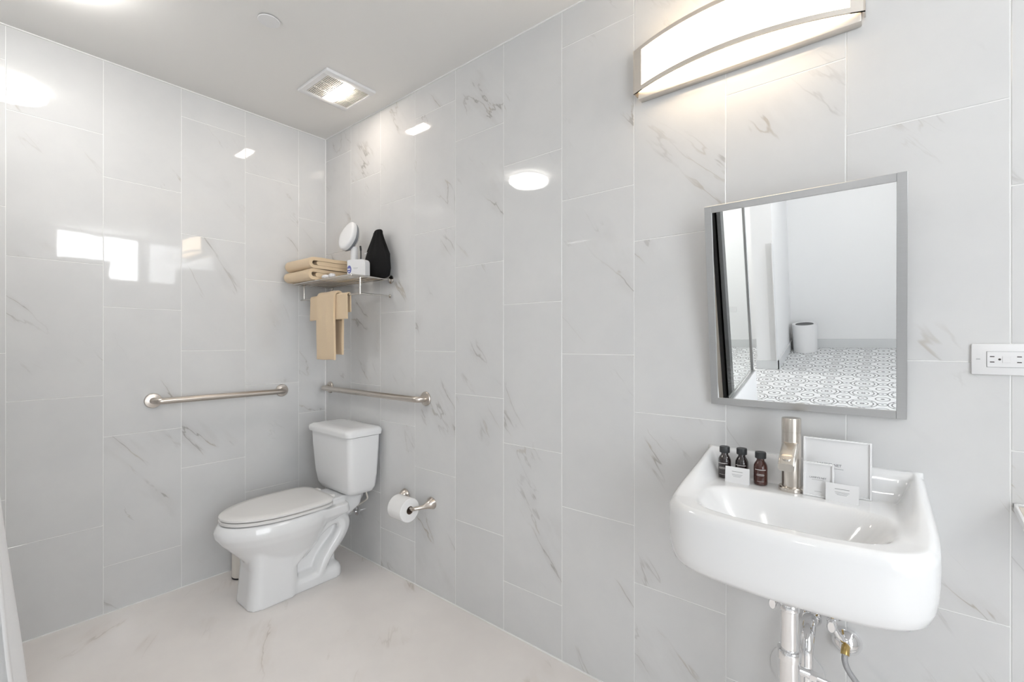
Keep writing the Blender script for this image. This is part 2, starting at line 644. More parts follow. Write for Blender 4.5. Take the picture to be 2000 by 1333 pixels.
# ------------------------------------------------------------------ lamps
def round_lamp(loc, label, r=0.175, glow='lamp_round'):
    t = thing('ceiling_lamp', loc, label, 'lamp')
    m = Matrix.Translation(loc)
    MB().lathe([(r * .80, 0), (r * .84, -0.004), (r * .84, -0.03), (r * .6, -0.034)], 48, m).build('base', M['plastic'], t)
    body = [(r * .86, -0.022), (r * .97, -0.026), (r, -0.036), (r * .985, -0.048), (r * .93, -0.058), (r * .6, -0.068),
            (r * .2, -0.071), (0.002, -0.0715)]
    d = MB().lathe(body, 56, m, cap0=True, cap1=True).build('diffuser', M[glow], t)
    # two fine moulded rings
    for rr, zz, w in ((r * .46, -0.0705, 0.0030), (r * .90, -0.0605, 0.0022)):
        MB().tube([(loc[0] + rr * math.cos(a * math.pi / 32), loc[1] + rr * math.sin(a * math.pi / 32), loc[2] + zz)
                   for a in range(65)], w, 8, caps=False).build('ring', M['trim'], d)
    return t


round_lamp((0.630, -1.402, ROOM_H), 'round white flush ceiling lamp above the shower curtain', 0.158)
round_lamp((0.85, -4.1, ROOM_H), 'round white flush ceiling lamp behind the jutting pier', 0.19, 'lamp_alcove')  # added out of view to lift the dim alcove
round_lamp((2.72, -3.75, ROOM_H), 'round white flush ceiling lamp over the patterned floor', 0.19, 'lamp_dim')  # added out of the mirror's view as fill for the far room

# exhaust fan with lamp
FX0, FX1, FY0, FY1 = 0.470, 0.772, -0.415, -0.135
fan = thing('exhaust_fan', ((FX0 + FX1) / 2, (FY0 + FY1) / 2, ROOM_H), 'square white ceiling exhaust fan with slatted grilles and a lit lamp', 'fan')
zc = ROOM_H
fx0, fx1 = FX0 + .042, FX1 - .042
g1 = (FY0 + .030, FY0 + .112)
lp = (FY0 + .118, FY0 + .178)
g2 = (FY0 + .184, FY1 - .018)
mb = MB()
mb.box(FX0, fx0, FY0, FY1, zc - .016, zc, .004, 2).box(fx1, FX1, FY0, FY1, zc - .016, zc, .004, 2)
mb.box(fx0 - .004, fx1 + .004, FY0, g1[0], zc - .016, zc, .003, 1).box(fx0 - .004, fx1 + .004, g2[1], FY1, zc - .016, zc, .003, 1)
mb.box(fx0 - .004, fx1 + .004, g1[1], lp[0], zc - .017, zc, .002, 1).box(fx0 - .004, fx1 + .004, lp[1], g2[0], zc - .017, zc, .002, 1)
mb.build('cover', M['plastic'], fan)
MB().box(fx0, fx1, g1[0], g2[1], zc - .002, zc - .0005).build('cavity', M['dark'], fan, smooth=False)
for gg in (g1, g2):
    ns = 9
    for k in range(ns):
        yy = gg[0] + (gg[1] - gg[0]) * (k + .5) / ns
        MB().box(fx0, fx1, yy - .0030, yy + .0016, zc - .015, zc - .009).build('slat', M['slat'], fan, smooth=False)
    for k in (1, 2):
        xx = fx0 + (fx1 - fx0) * k / 3
        MB().box(xx - .0015, xx + .0015, gg[0], gg[1], zc - .0165, zc - .0085).build('rib', M['slat'], fan, smooth=False)
MB().box(fx0 + .03, fx1 - .03, lp[0], lp[1], zc - .026, zc - .003, .007, 3).build('lamp_lens', M['lamp_fan'], fan)

# round cover plate of the sprinkler
t = MB().lathe([(0.026, 0), (0.026, -0.004), (0.041, -0.0045), (0.0425, -0.006), (0.041, -0.0085), (0.002, -0.0095)], 40,
               Matrix.Translation((0.895, -0.737, ROOM_H))).build('sprinkler_cover', M['plastic'])
tag(t, 'small round flat sprinkler cover plate on the ceiling', 'cover plate')

# ------------------------------------------------------------------ vanity lamp
def arc_y(x, off=0.0):
    xm, hw, sag, y_end = 2.521, 0.327, 0.075, -0.036
    rad = (hw * hw + sag * sag) / (2 * sag)
    cy = y_end - sag + rad
    dx = x - xm
    return cy - math.sqrt((rad - off) ** 2 - dx * dx)


VX0, VX1 = 2.194, 2.848
van = thing('vanity_lamp', (2.521, 0, 2.18), 'long bowed wall lamp with glowing diffuser in a brushed nickel frame above mirror', 'lamp')
MB().box(2.208, 2.840, -0.032, -0.0002, 2.163, 2.352, .004, 2).build('back_plate', M['fixture'], van)
N = 40
# diffuser: arc-shaped box
pts = [(VX0 + .012 + (VX1 - VX0 - .024) * i / N, arc_y(VX0 + .012 + (VX1 - VX0 - .024) * i / N, .006)) for i in range(N + 1)]
pts += [(VX1 - .012, -0.032), (VX0 + .012, -0.032)]
MB().poly_extrude(pts, 'Z', 2.192, 2.336).build('diffuser', M['lamp_vanity'], van)


def arc_band(x0, x1, z0, z1, th, nseg):
    rr = []
    for i in range(nseg + 1):
        x = x0 + (x1 - x0) * i / nseg
        ya, yb = arc_y(x, 0.004), arc_y(x, 0.004) - th
        rr.append([(x, ya, z0), (x, ya, z1), (x, yb, z1), (x, yb, z0)])
    return rr


fr = MB()
fr.rings(arc_band(VX0, VX1, 2.184, 2.1985, .006, N)).rings(arc_band(VX0, VX1, 2.3225, 2.337, .006, N))
fr.rings(arc_band(VX0, VX0 + .036, 2.184, 2.337, .0063, 3)).rings(arc_band(VX1 - .032, VX1, 2.184, 2.337, .0063, 3))
fr.box(VX0, VX0 + .004, -0.040, -0.005, 2.184, 2.337).box(VX1 - .004, VX1, -0.040, -0.005, 2.184, 2.337)
fr.build('frame', M['fixture'], van, sharp=30)

# ------------------------------------------------------------------ tilted mirror
MX0, MX1 = 2.453, 2.932
tilt = R(6.9)
mm = Matrix.Translation((0, -0.020, 1.1026)) @ Matrix.Rotation(tilt, 4, 'X')
mir = thing('wall_mirror', ((MX0 + MX1) / 2, 0, 1.10), 'rectangular tilted mirror in a brushed steel frame above the sink', 'mirror')
MH = 0.623
fw = 0.021
f = MB()
f.box(MX0, MX0 + fw, 0.0, 0.016, 0, MH, .0008, 1, mm).box(MX1 - fw, MX1, 0.0, 0.016, 0, MH, .0008, 1, mm)
f.box(MX0 + fw, MX1 - fw, 0.0, 0.016, 0, fw, .0008, 1, mm).box(MX0 + fw, MX1 - fw, 0.0, 0.016, MH - fw, MH, .0008, 1, mm)
f.build('frame', M['steel'], mir)
MB().box(MX0 + fw - .002, MX1 - fw + .002, 0.0035, 0.010, fw - .002, MH - fw + .002, 0, 1, mm).build('glass', M['mirror'], mir, smooth=False)
MB().box(2.55, 2.835, -0.055, -0.0003, 1.60, 1.625, .002, 1).build('bracket', M['steel'], mir)
MB().box(2.55, 2.835, -0.012, -0.0003, 1.14, 1.17, .002, 1).build('bracket', M['steel'], mir)

# ------------------------------------------------------------------ sink
SXC = 2.702
sink = thing('wall_sink', (SXC, 0, 0.70), 'white porcelain wall-hung sink with raised back ledge and deep rounded apron', 'sink')
NT = 168


def foot(th):
    """outline of the sink in plan, angle 0..1 starting at the back left, running along the front"""
    # straight sides, rounded front corners, bowed front
    pts = [(-.262, -.001), (-.266, .08), (-.272, .17), (-.276, .25), (-.272, .315), (-.255, .362), (-.222, .392), (-.17, .410),
           (-.09, .422), (0, .426)]
    pts = pts + [(-x, y) for x, y in reversed(pts[:-1])]
    return pts


outl = crom([(x, y, 0) for x, y in foot(0)], 8)
outl = [(p.x, p.y) for p in outl]
# closing run along the wall
backrun = [(.262 - .524 * k / 24, -.001) for k in range(1, 24)]
outl = outl + backrun
BCX, BCV = 0.0, 0.262


def top_z(u, v):
    deck = 0.889 - 0.006 * smst(.12, .42, v)
    a = abs(u)
    # basin
    r = ((a / .213) ** 3.2 + (abs(v - .262) / (.125 if v > .262 else .112)) ** 3.2) ** (1 / 3.2)
    z = deck - 0.135 * (1 - smst(0.30, 1.0, r)) ** 0.75
    # soft rim around basin
    # back ledge
    back = 0.966 - (0.966 - deck) * smst(.020, .050, v)
    # side wings sloping to the front
    wing_top = deck + (0.966 - deck) * (1 - max(0.0, min(1.0, (v - .02) / .30))) ** 1.25
    wing = deck + (max(wing_top, deck) - deck) * smst(.205, .248, a)
    z = max(z, back if v < .06 else z, wing if wing > deck + 1e-4 else z)
    return z


NR = 46
rings = []
for i in range(NR + 1):
    s = (i / NR)
    s = 0.004 + 0.996 * s
    ring = []
    for (x, v) in outl:
        px, pv = BCX + (x - BCX) * s, BCV + (v - BCV) * s
        z = top_z(px, pv)
        # rounded outer edge
        if v > .0:
            d = (1 - s)
            z -= 0.014 * smst(0.07, 0.0, d) ** 2
        ring.append((SXC + px, -pv, z))
    rings.append(ring)
# outside: down the apron, rounding under
prof = [(1.006, 0.90), (1.009, 0.78), (1.008, 0.62), (1.002, 0.42), (0.990, 0.24), (0.965, 0.10), (0.92, 0.02), (0.85, -0.01), (0.60, -0.02), (0.25, -0.02)]
ZB = 0.722
for s, q in prof:
    ring = []
    for (x, v) in outl:
        if s >= .9:
            px, pv = BCX + (x - BCX) * s, (BCV + (v - BCV) * s if v > 0 else v)
        else:
            px, pv = BCX + (x - BCX) * s, (.20 + (v - .20) * s if v > 0 else v * 0 + (.20 + (v - .20) * s))
        zt = top_z(x, v) - 0.014
        z = ZB + (zt - ZB) * q
        ring.append((SXC + px, -max(pv, 0.0004), z))
    rings.append(ring)
MB().rings(rings).build('basin', M['porcelain'], sink, sharp=75)
MB().lathe([(0.012, 0), (0.024, 0.0005), (0.024, 0.003), (0.019, 0.004), (0.017, 0.002), (0.001, 0.002)], 24,
           Matrix.Translation((SXC, -.262, .7545))).build('drain', M['chrome'], sink)

# faucet
DECK = 0.8885
fc = Vector((2.686, -0.092, DECK))
fau = thing('faucet', fc, 'single-hole brushed nickel faucet with short downturned spout on the sink', 'faucet')
tm = Matrix.Translation(fc)
MB().lathe([(.030, 0), (.0315, .002), (.0315, .010), (.029, .013), (.0235, .014), (.0235, .118), (.0233, .1635)], 40, tm).build('body', M['nickel_z'], fau)
MB().lathe([(.0225, .1635), (.0225, .165), (.0237, .1655), (.0237, .199), (.0225, .2025), (.001, .2035)], 40, tm).build('handle', M['nickel_z'], fau)
# spout: flat arched tongue toward the room
rr = []
for i in range(13):
    t_ = i / 12
    yy = -0.010 - 0.078 * t_
    zt = .140 - .030 * t_ ** 1.6 - .010 * t_
    hh = .020 + .012 * math.sin(math.pi * t_) * .5
    hw = .020 - .001 * t_
    if i >= 11:
        zt -= .004 * (i - 10)
    ring = []
    for k in range(20):
        a = 2 * math.pi * k / 20
        cx_, sz_ = math.cos(a), math.sin(a)
        ring.append((hw * math.copysign(abs(cx_) ** .5, cx_), yy, zt - hh / 2 + hh / 2 * math.copysign(abs(sz_) ** .5, sz_)))
    rr.append(ring)
MB().rings(rr, mtx=tm).build('spout', M['nickel_z'], fau)
MB().lathe([(.0145, .088), (.0145, .106), (.013, .108)], 24, Matrix.Translation((fc.x, fc.y - .070, fc.z - .004))).build('aerator', M['nickel_z'], fau)

# ------------------------------------------------------------------ bottles
bprof = [(.0145, 0), (.0172, .002), (.0180, .006), (.0180, .050), (.0172, .057), (.0145, .0635), (.0115, .068), (.0100, .071), (.0100, .078)]
cprof = [(.0138, .0765), (.0145, .0775), (.0145, .0920), (.0135, .0945), (.001, .0950)]


def bottle(x, y, rot, label, amber):
    loc = Vector((x, y, DECK + .0008))
    t = thing('toiletry_bottle', loc, label, 'bottle', 'small amber bottles on the sink ledge')
    m_ = Matrix.Translation(loc)
    MB().lathe(bprof, 36, m_).build('body', M['amber'] if amber else M['amber_dark'], t)
    c = MB().lathe(cprof, 36, m_)
    c.build('cap', M['cap'], t)
    # printed label lines: curved bands on the front
    def band(z0, z1, a0, a1):
        rr = []
        for i in range(9):
            a = a0 + (a1 - a0) * i / 8
            rr.append([(loc.x + .01815 * math.cos(a), loc.y + .01815 * math.sin(a), loc.z + z0),
                       (loc.x + .01815 * math.cos(a), loc.y + .01815 * math.sin(a), loc.z + z1)])
        return rr
    c0 = R(-90 + rot)
    lb = MB()
    for z0, z1, w in ((.0445, .0468, .85), (.0330, .0342, .5), (.0308, .0318, .62), (.0286, .0296, .55), (.0120, .0130, .5)):
        lb.rings(band(z0, z1, c0 - w, c0 + w), False, False, False)
    lb.build('label_print', M['print_white'], t, smooth=False)
    return t


bottle(2.509, -0.080, -10, 'dark bottle with black cap furthest from the faucet, partly behind a card', False)
bottle(2.5555, -0.074, 0, 'dark bottle with black cap between two others, behind the white card', False)
bottle(2.609, -0.090, 8, 'reddish amber bottle with black cap standing clear of the card, nearest the faucet', True)


# ------------------------------------------------------------------ cards and signs on the ledge
def lines(t, x0, x1, y, spec, mat='print_grey'):
    mb = MB()
    for z, a, b, h in spec:
        w = x1 - x0
        mb.box(x0 + w * a, x0 + w * b, y - .0002, y, z - h / 2, z + h / 2)
    return mb.build('print', M[mat], t, smooth=False)


def tent(x0, x1, y, h, label, lead):
    z = DECK + .0006
    t = thing('tent_card', ((x0 + x1) / 2, y + .006, z), label, 'card')
    th = .0006
    xm = (x0 + x1) / 2
    fm = Matrix.Translation((0, y, z)) @ Matrix.Rotation(R(-7), 4, 'X')
    bmx = Matrix.Translation((0, y + .0125, z)) @ Matrix.Rotation(R(7), 4, 'X')
    MB().box(x0, x1, 0, th, 0, h, 0, 1, fm).box(x0, x1, -th, 0, 0, h, 0, 1, bmx).build('card', M['card'], t, smooth=False)
    mb = MB()
    w = x1 - x0
    for q, a, b, hh in ((.72, .28, .72, .0016), (.55, .28, .72, .0010), (.48, .30, .68, .0010), (.41, .34, .64, .0010)):
        mb.box(x0 + w * a, x0 + w * b, -.0002, 0, h * q - hh / 2, h * q + hh / 2, 0, 1, fm)
    mb.build('print', M['print_grey'], t, smooth=False)
    return t


tent(2.521, 2.586, -0.124, 0.046, 'small folded white card standing in front of the bottles', 0)
tent(2.768, 2.838, -0.127, 0.046, 'small folded white card standing in front of the two signs', 0)


def sign(name, x0, x1, y, h, lean, label, texts):
    z = DECK + .0006
    t = thing(name, ((x0 + x1) / 2, y, z), label, 'sign')
    fm = Matrix.Translation((0, y, z)) @ Matrix.Rotation(R(-lean), 4, 'X')
    b = .0045
    f = MB()
    f.box(x0, x0 + b, -.004, .006, 0, h, .0005, 1, fm).box(x1 - b, x1, -.004, .006, 0, h, .0005, 1, fm)
    f.box(x0 + b, x1 - b, -.004, .006, h - b, h, .0005, 1, fm).box(x0 + b, x1 - b, -.004, .006, 0, b, .0005, 1, fm)
    f.build('frame', M['acrylic'], t)
    MB().box(x0 + b - .0005, x1 - b + .0005, 0, .004, b - .0005, h - b + .0005, 0, 1, fm).build('insert', M['card'], t, smooth=False)
    for body, size, px, pz, mt in texts:
        mtx = fm @ Matrix.Translation((px, -.0003, pz)) @ Matrix.Rotation(R(90), 4, 'X')
        text_mesh('lettering', body, size, M[mt], mtx, t)
    return t, fm


t, fm = sign('framed_sign', 2.710, 2.862, -0.062, 0.148, 4, 'large white framed sign leaning behind the smaller one beside the faucet',
             [("LAMPY'S NET", .0095, 2.770, .078, 'print_dark')])
mb = MB()
mb.box(2.750, 2.802, -.0003, 0, .0685, .0697, 0, 1, fm)
mb.build('print', M['print_grey'], t, smooth=False)
t, fm = sign('framed_sign', 2.7165, 2.785, -0.112, 0.090, 4, 'small white framed sign standing next to the faucet base',
             [("LAMPY'S NET", .0064, 2.7495, .050, 'print_dark')])
mb = MB()
mb.box(2.736, 2.763, -.0003, 0, .0440, .0447, 0, 1, fm).build('print', M['print_grey'], t, smooth=False)
MB().box(2.742, 2.758, -.0003, 0, .0135, .0143, 0, 1, fm).build('print', M['print_grey'], t, smooth=False)

# ------------------------------------------------------------------ plumbing under the sink
pl = thing('sink_drain_pipe', (2.700, -0.225, 0.30), 'polished chrome drain pipe and trap hanging under the sink', 'pipe')
pc = (2.700, -0.225)
MB().lathe([(.0205, .45), (.0205, .775)], 28, Matrix.Translation((*pc, 0))).build('tailpiece', M['chrome'], pl)
MB().lathe([(.0225, .622), (.0240, .624), (.0240, .636), (.0225, .640), (.0207, .642)], 28, Matrix.Translation((*pc, 0))).build('slip_nut', M['chrome'], pl)
MB().lathe([(.0245, .20), (.0245, .497), (.0270, .498), (.0275, .503), (.0275, .520), (.0262, .523), (.0210, .524)], 28, Matrix.Translation((*pc, 0))).build('trap_pipe', M['chrome'], pl)
# trap arm to the wall, behind
arm = crom([(2.700, -.225, .215), (2.703, -.205, .16), (2.712, -.15, .15), (2.718, -.115, .20), (2.721, -.105, .36), (2.722, -.095, .47), (2.722, -.06, .505), (2.722, -.001, .508)], 8)
MB().tube(arm, .0185, 20).build('trap_arm', M['chrome'], pl)
MB().lathe([(.012, 0), (.026, .0), (.0275, .003), (.024, .010), (.0195, .016)], 36, Matrix.Translation((2.722, -.0004, .508)) @ Matrix.Rotation(R(90), 4, 'X')).build('escutcheon', M['chrome'], pl)
MB().tube([(2.720, -.222, .475), (2.742, -.215, .470)], .0105, 16).build('cleanout_plug', M['chrome'], pl)
MB().tube([(2.742, -.215, .470), (2.756, -.212, .467)], .0130, 6).build('cleanout_nut', M['chrome'], pl)
# short link to the faucet linkage
MB().tube([(2.756, -.212, .467), (2.80, -.20, .455)], .0055, 12).build('link_rod', M['chrome'], pl)
# pipe cover ring on the wall (large thin disc)
t = MB().lathe([(.0675, 0), (.0700, .0012), (.0690, .0035), (.030, .0045), (.010, .0045)], 56,
               Matrix.Translation((2.688, -.0003, .338)) @ Matrix.Rotation(R(90), 4, 'X')).build('wall_cover_disc', M['disc'])
tag(t, 'large flat pale grey round cover disc on the wall behind the drain pipe', 'cover plate')


def stop_valve(x, z, label, with_hose):
    t = thing('stop_valve', (x, 0, z), label, 'valve', None)
    rm = Matrix.Translation((x, -.0004, z)) @ Matrix.Rotation(R(90), 4, 'X')
    MB().lathe([(.010, 0), (.0260, .0), (.0270, .003), (.0235, .008), (.0100, .012)], 32, rm).build('escutcheon', M['chrome'], t)
    MB().tube([(x, -.008, z), (x, -.060, z)], .0075, 16).build('stub', M['brass'], t)
    MB().lathe([(.010, .040), (.0125, .042), (.0125, .072), (.010, .075)], 20, rm).build('body', M['chrome'], t)
    MB().tube([(x, -.058, z), (x, -.058, z + .030)], .0065, 14).build('outlet_nut', M['brass'], t)
    # oval handle
    hm = Matrix.Translation((x, -.082, z)) @ Matrix.Rotation(R(90), 4, 'X')
    rr = []
    for zz, s in ((0, .7), (.003, 1), (.012, 1.0), (.016, .75)):
        rr.append([(.0105 * s * math.cos(a * math.pi / 12), .0185 * s * math.sin(a * math.pi / 12), zz) for a in range(24)])
    MB().rings(rr, mtx=hm).build('handle', M['chrome'], t)
    return t


stop_valve(2.640, .558, 'chrome stop valve under the sink beside the drain pipe with no hose below', False)
stop_valve(2.778, .545, 'chrome stop valve with round flange under the sink above the hose connector', True)
hs = thing('supply_hose', (2.80, -0.05, 0.40), 'grey braided supply hose with chrome wall flange under the sink', 'hose')
dome = Matrix.Translation((2.806, -.0004, .474)) @ Matrix.Rotation(R(90), 4, 'X')
MB().lathe([(.010, 0), (.0345, .0), (.0360, .004), (.0338, .014), (.0250, .026), (.0150, .034), (.0105, .036)], 36, dome).build('flange', M['chrome'], hs)
MB().tube(crom([(2.806, -.034, .474), (2.8055, -.050, .470), (2.805, -.057, .462)], 5), .0098, 16).build('ferrule', M['brass'], hs)
MB().tube(crom([(2.805, -.056, .463), (2.8055, -.064, .448), (2.815, -.070, .428), (2.842, -.074, .398), (2.872, -.072, .372), (2.93, -.07, .33), (2.99, -.03, .34), (3.01, -.001, .36)], 10), .0072, 16).build('hose', M['braid'], hs)
MB().tube(crom([(2.778, -.060, .540), (2.784, -.062, .522), (2.796, -.052, .500), (2.803, -.030, .487)], 6), .0080, 14).build('coupling', M['chrome'], hs)

# ------------------------------------------------------------------ outlet
def outlet(x0, z0, label):
    t = thing('power_outlet', (x0 + .058, 0, z0), label, 'outlet')
    w, h = .118, .0745
    MB().box(x0, x0 + w, -.0065, -.0002, z0, z0 + h, .003, 2).build('cover_plate', M['plastic'], t)
    ix0, ix1, iz0, iz1 = x0 + .0265, x0 + w - .0265, z0 + .019, z0 + .0555
    MB().box(ix0 - .0006, ix1 + .0006, -.0068, -.0060, iz0 - .0006, iz1 + .0006).build('recess', M['grey_plastic'], t, smooth=False)
    MB().box(ix0, ix1, -.0085, -.0060, iz0, iz1, .0008, 1).build('insert', M['plastic'], t)
    zc_ = (iz0 + iz1) / 2
    for s in (0, 1):
        xa = ix0 + .0085 if s == 0 else ix1 - .0085 - .004
        for dz in (-.0065, .0065):
            MB().box(xa - .0035, xa + .0040, -.0087, -.0080, zc_ + dz - .0011, zc_ + dz + .0011).build('slot', M['dark'], t, smooth=False)
        xg = xa + .0125 if s == 0 else xa + .0115
        if xg < ix1 - .002:
            MB().lathe([(.0024, 0), (.0024, .0006)], 12, Matrix.Translation((xg, -.0081, zc_)) @ Matrix.Rotation(R(90), 4, 'X')).build('ground_hole', M['dark'], t)
    MB().box(x0 + .052, x0 + .066, -.0094, -.0084, zc_ - .0075, zc_ + .0075, .0006, 1).build('test_button', M['plastic'], t)
    MB().box(x0 + .0085, x0 + .0155, -.0070, -.0063, zc_ - .0005, zc_ + .0005).build('screw', M['grey_plastic'], t, smooth=False)
    return t


outlet(3.0505, 1.224, 'white rectangular power outlet with test button on the tiled wall beside mirror')

# shelf tray at the right end of the wall
tr = thing('wall_tray', (3.21, 0, 0.86), 'white wall tray with beige lining beside the sink', 'tray')
mb = MB()
mm2 = Matrix.Translation((3.121, 0, .926)) @ Matrix.Rotation(R(9), 4, 'X')
mb.box(0, .006, -.16, -.001, -.012, .0, .001, 1, mm2).box(.19, .196, -.16, -.001, -.012, 0, .001, 1, mm2)
mb.box(0, .196, -.16, -.154, -.012, .0, .001, 1, mm2).box(0, .196, -.007, -.001, -.012, .0, .001, 1, mm2).box(0, .196, -.16, -.001, -.016, -.011, .001, 1, mm2)
mb.build('rim', M['plastic'], tr)
MB().box(.006, .19, -.154, -.008, -.011, -.004, .002, 1, mm2).build('lining', M['beige_door'], tr)

# ------------------------------------------------------------------ grab bars
def grab_bar(p0, p1, out, label, mat):
    """p0,p1 are the flange centres on the wall, out the wall normal"""
    p0, p1, out = Vector(p0), Vector(p1), Vector(out)
    t = thing('grab_bar', (p0 + p1) / 2, label, 'grab bar')
    d = (p1 - p0).normalized()
    off = out * .058
    k = .045
    pts = [p0 + out * .002, p0 + out * .028]
    for i in range(1, 9):
        a = i / 8 * math.pi / 2
        pts.append(p0 + out * (.028 + .030 * math.sin(a)) + d * (.030 * (1 - math.cos(a))))
    e = []
    for i in range(0, 9):
        a = i / 8 * math.pi / 2
        e.append(p1 + out * (.028 + .030 * math.cos(a)) - d * (.030 * (1 - math.sin(a))))
    pts += e + [p1 + out * .028, p1 + out * .002]
    MB().tube(pts, .0165, 20).build('bar', M[mat], t)
    q = out.to_track_quat('Z', 'Y').to_matrix().to_4x4()
    for p in (p0, p1):
        MB().lathe([(.034, .0003), (.0375, .001), (.0375, .006), (.035, .0095), (.020, .011), (.017, .012)], 40, Matrix.Translation(p) @ q).build('flange', M[mat], t)
    return t


grab_bar((0, -0.928, 1.003), (0, -0.287, 1.003), (1, 0, 0), 'shorter brushed steel grab bar on the tiled wall beside the toilet, clear of its tank', 'nickel_y')
grab_bar((0.062, 0, 1.004), (1.022, 0, 1.004), (0, -1, 0), 'brushed steel grab bar on the tiled wall above the toilet tank', 'nickel')

# ------------------------------------------------------------------ toilet
TX = 0.440
toi = thing('toilet', (TX, -0.42, 0), 'white porcelain toilet with closed lid standing in the tiled corner', 'toilet')


def egg(hw, yb, yf, z, n=48, pw=2.3, pf=2.0, wide=0.45):
    """egg outline: yb back, yf front (more negative); widest point a fraction 'wide' from the back"""
    ym = yb + (yf - yb) * wide
    out = []
    for k in range(n):
        a = 2 * math.pi * k / n
        c, s = math.cos(a), math.sin(a)
        e = pf if s < 0 else pw
        x = hw * math.copysign(abs(c) ** (2 / e), c)
        y = ym + (abs(yf - ym) if s < 0 else abs(yb - ym)) * math.copysign(abs(s) ** (2 / e), s)
        out.append((TX + x, y, z))
    return out


bw = MB()
# bowl
bw.rings([egg(.085, -.36, -.60, .16), egg(.112, -.30, -.668, .22), egg(.142, -.27, -.715, .275), egg(.170, -.25, -.762, .325), egg(.186, -.24, -.790, .365),
          egg(.1885, -.235, -.793, .388), egg(.183, -.235, -.782, .412), egg(.178, -.235, -.772, .424)])
# pedestal front block and foot
def rrect(hw, yb, yf, z, r=.05, n=10):
    pts = []
    for cx_, cy_, a0 in ((hw - r, yb - r, 0), (-(hw - r), yb - r, 90), (-(hw - r), yf + r, 180), (hw - r, yf + r, 270)):
        for k in range(n + 1):
            a = R(a0 + 90 * k / n)
            pts.append((TX + cx_ + r * math.cos(a), cy_ + r * math.sin(a), z))
    return pts


bw.rings([rrect(.112, -.43, -.676, .0, .055), rrect(.110, -.43, -.672, .05, .055), rrect(.106, -.43, -.660, .18, .055), rrect(.108, -.42, -.664, .26, .055), rrect(.116, -.40, -.68, .32, .055)])
bw.rings([rrect(.100, -.185, -.60, .0, .045), rrect(.100, -.185, -.60, .045, .045), rrect(.088, -.195, -.60, .068, .045), rrect(.060, -.215, -.60, .085, .04)])
# rear core
bw.rings([rrect(.050, -.20, -.55, .03, .035), rrect(.046, -.20, -.55, .16, .035), rrect(.050, -.15, -.55, .28, .035), rrect(.085, -.06, -.55, .36, .035), rrect(.095, -.05, -.50, .42, .035)])
# deck that carries the tank, sloping skirts to the bowl
def taper(ring):
    return [(TX + (x - TX) * (1 - .42 * smst(-.22, -.06, y)), y, z) for x, y, z in ring]


bw.rings([taper(rrect(.105, -.045, -.34, .372, .03)), taper(rrect(.128, -.04, -.36, .395, .03)), taper(rrect(.132, -.035, -.37, .430, .03)), taper(rrect(.128, -.04, -.36, .442, .03))])
bw.rings([rrect(.100, -.26, -.42, .315, .04), rrect(.150, -.16, -.44, .365, .04), rrect(.165, -.18, -.46, .415, .04)])
# trapway on both sides
for s in (-1, 1):
    x = TX + s * .058
    path = crom([(x, -.54, .115), (x, -.46, .190), (x, -.37, .265), (x, -.280, .325), (x, -.205, .330), (x, -.170, .280), (x, -.200, .215), (x, -.258, .155), (x, -.300, .095), (x, -.318, .02)], 7)
    bw.tube(path, [.040] * len(path), 16)
    xo = TX + s * .075
    bw.tube(crom([(xo, -.50, .13), (xo, -.44, .185), (xo, -.36, .255), (xo, -.275, .312), (xo, -.210, .316), (xo, -.185, .275), (xo, -.212, .215), (xo, -.262, .155), (xo, -.302, .095), (xo, -.318, .05)], 7), .030, 14)
bowl = fuse(bw.build('bowl', M['porcelain'], toi), .0058, 7, .5)
if not bowl.data.materials:
    bowl.data.materials.append(M['porcelain'])
# bolt caps
for s in (-1, 1):
    MB().lathe([(.016, 0), (.0165, .006), (.013, .014), (.006, .018), (.001, .0185)], 20, Matrix.Translation((TX + s * .084, -.300, .060))).build('bolt_cap', M['plastic'], toi)
# seat ring and lid
def seat_out(hw, yb, yf, z):
    return egg(hw, yb, yf, z, 64, 4.6, 2.05, .42)


MB().rings([seat_out(.170, -.264, -.752, .4280), seat_out(.182, -.258, -.769, .4300), seat_out(.183, -.258, -.770, .4415), seat_out(.178, -.262, -.765, .4450)]).build('seat', M['seat'], toi)
MB().rings([seat_out(.158, -.275, -.735, .4240), seat_out(.158, -.275, -.735, .4495)]).build('seat_bumper', M['grey_plastic'], toi)  # grey core that puts shade into the gaps around the seat
MB().rings([seat_out(.170, -.264, -.752, .4490), seat_out(.184, -.258, -.769, .4505), seat_out(.185, -.258, -.770, .4600), seat_out(.180, -.263, -.763, .4650), seat_out(.15, -.285, -.72, .4675), seat_out(.06, -.38, -.60, .4690)]).build('lid', M['seat'], toi, sharp=50)
for s in (-1, 1):
    MB().box(TX + s * .075 - .022, TX + s * .075 + .022, -.262, -.235, .4415, .460, .006, 3).build('hinge', M['seat'], toi)
# tank
def tank_ring(hw, yb, yf, z, r=.03, bow=.012):
    pts = rrect(hw, yb, yf, z, r, 8)
    out = []
    for x, y, zz in pts:
        if y < (yb + yf) / 2:
            y -= bow * (1 - ((x - TX) / hw) ** 2)
        out.append((x, y, zz))
    return out


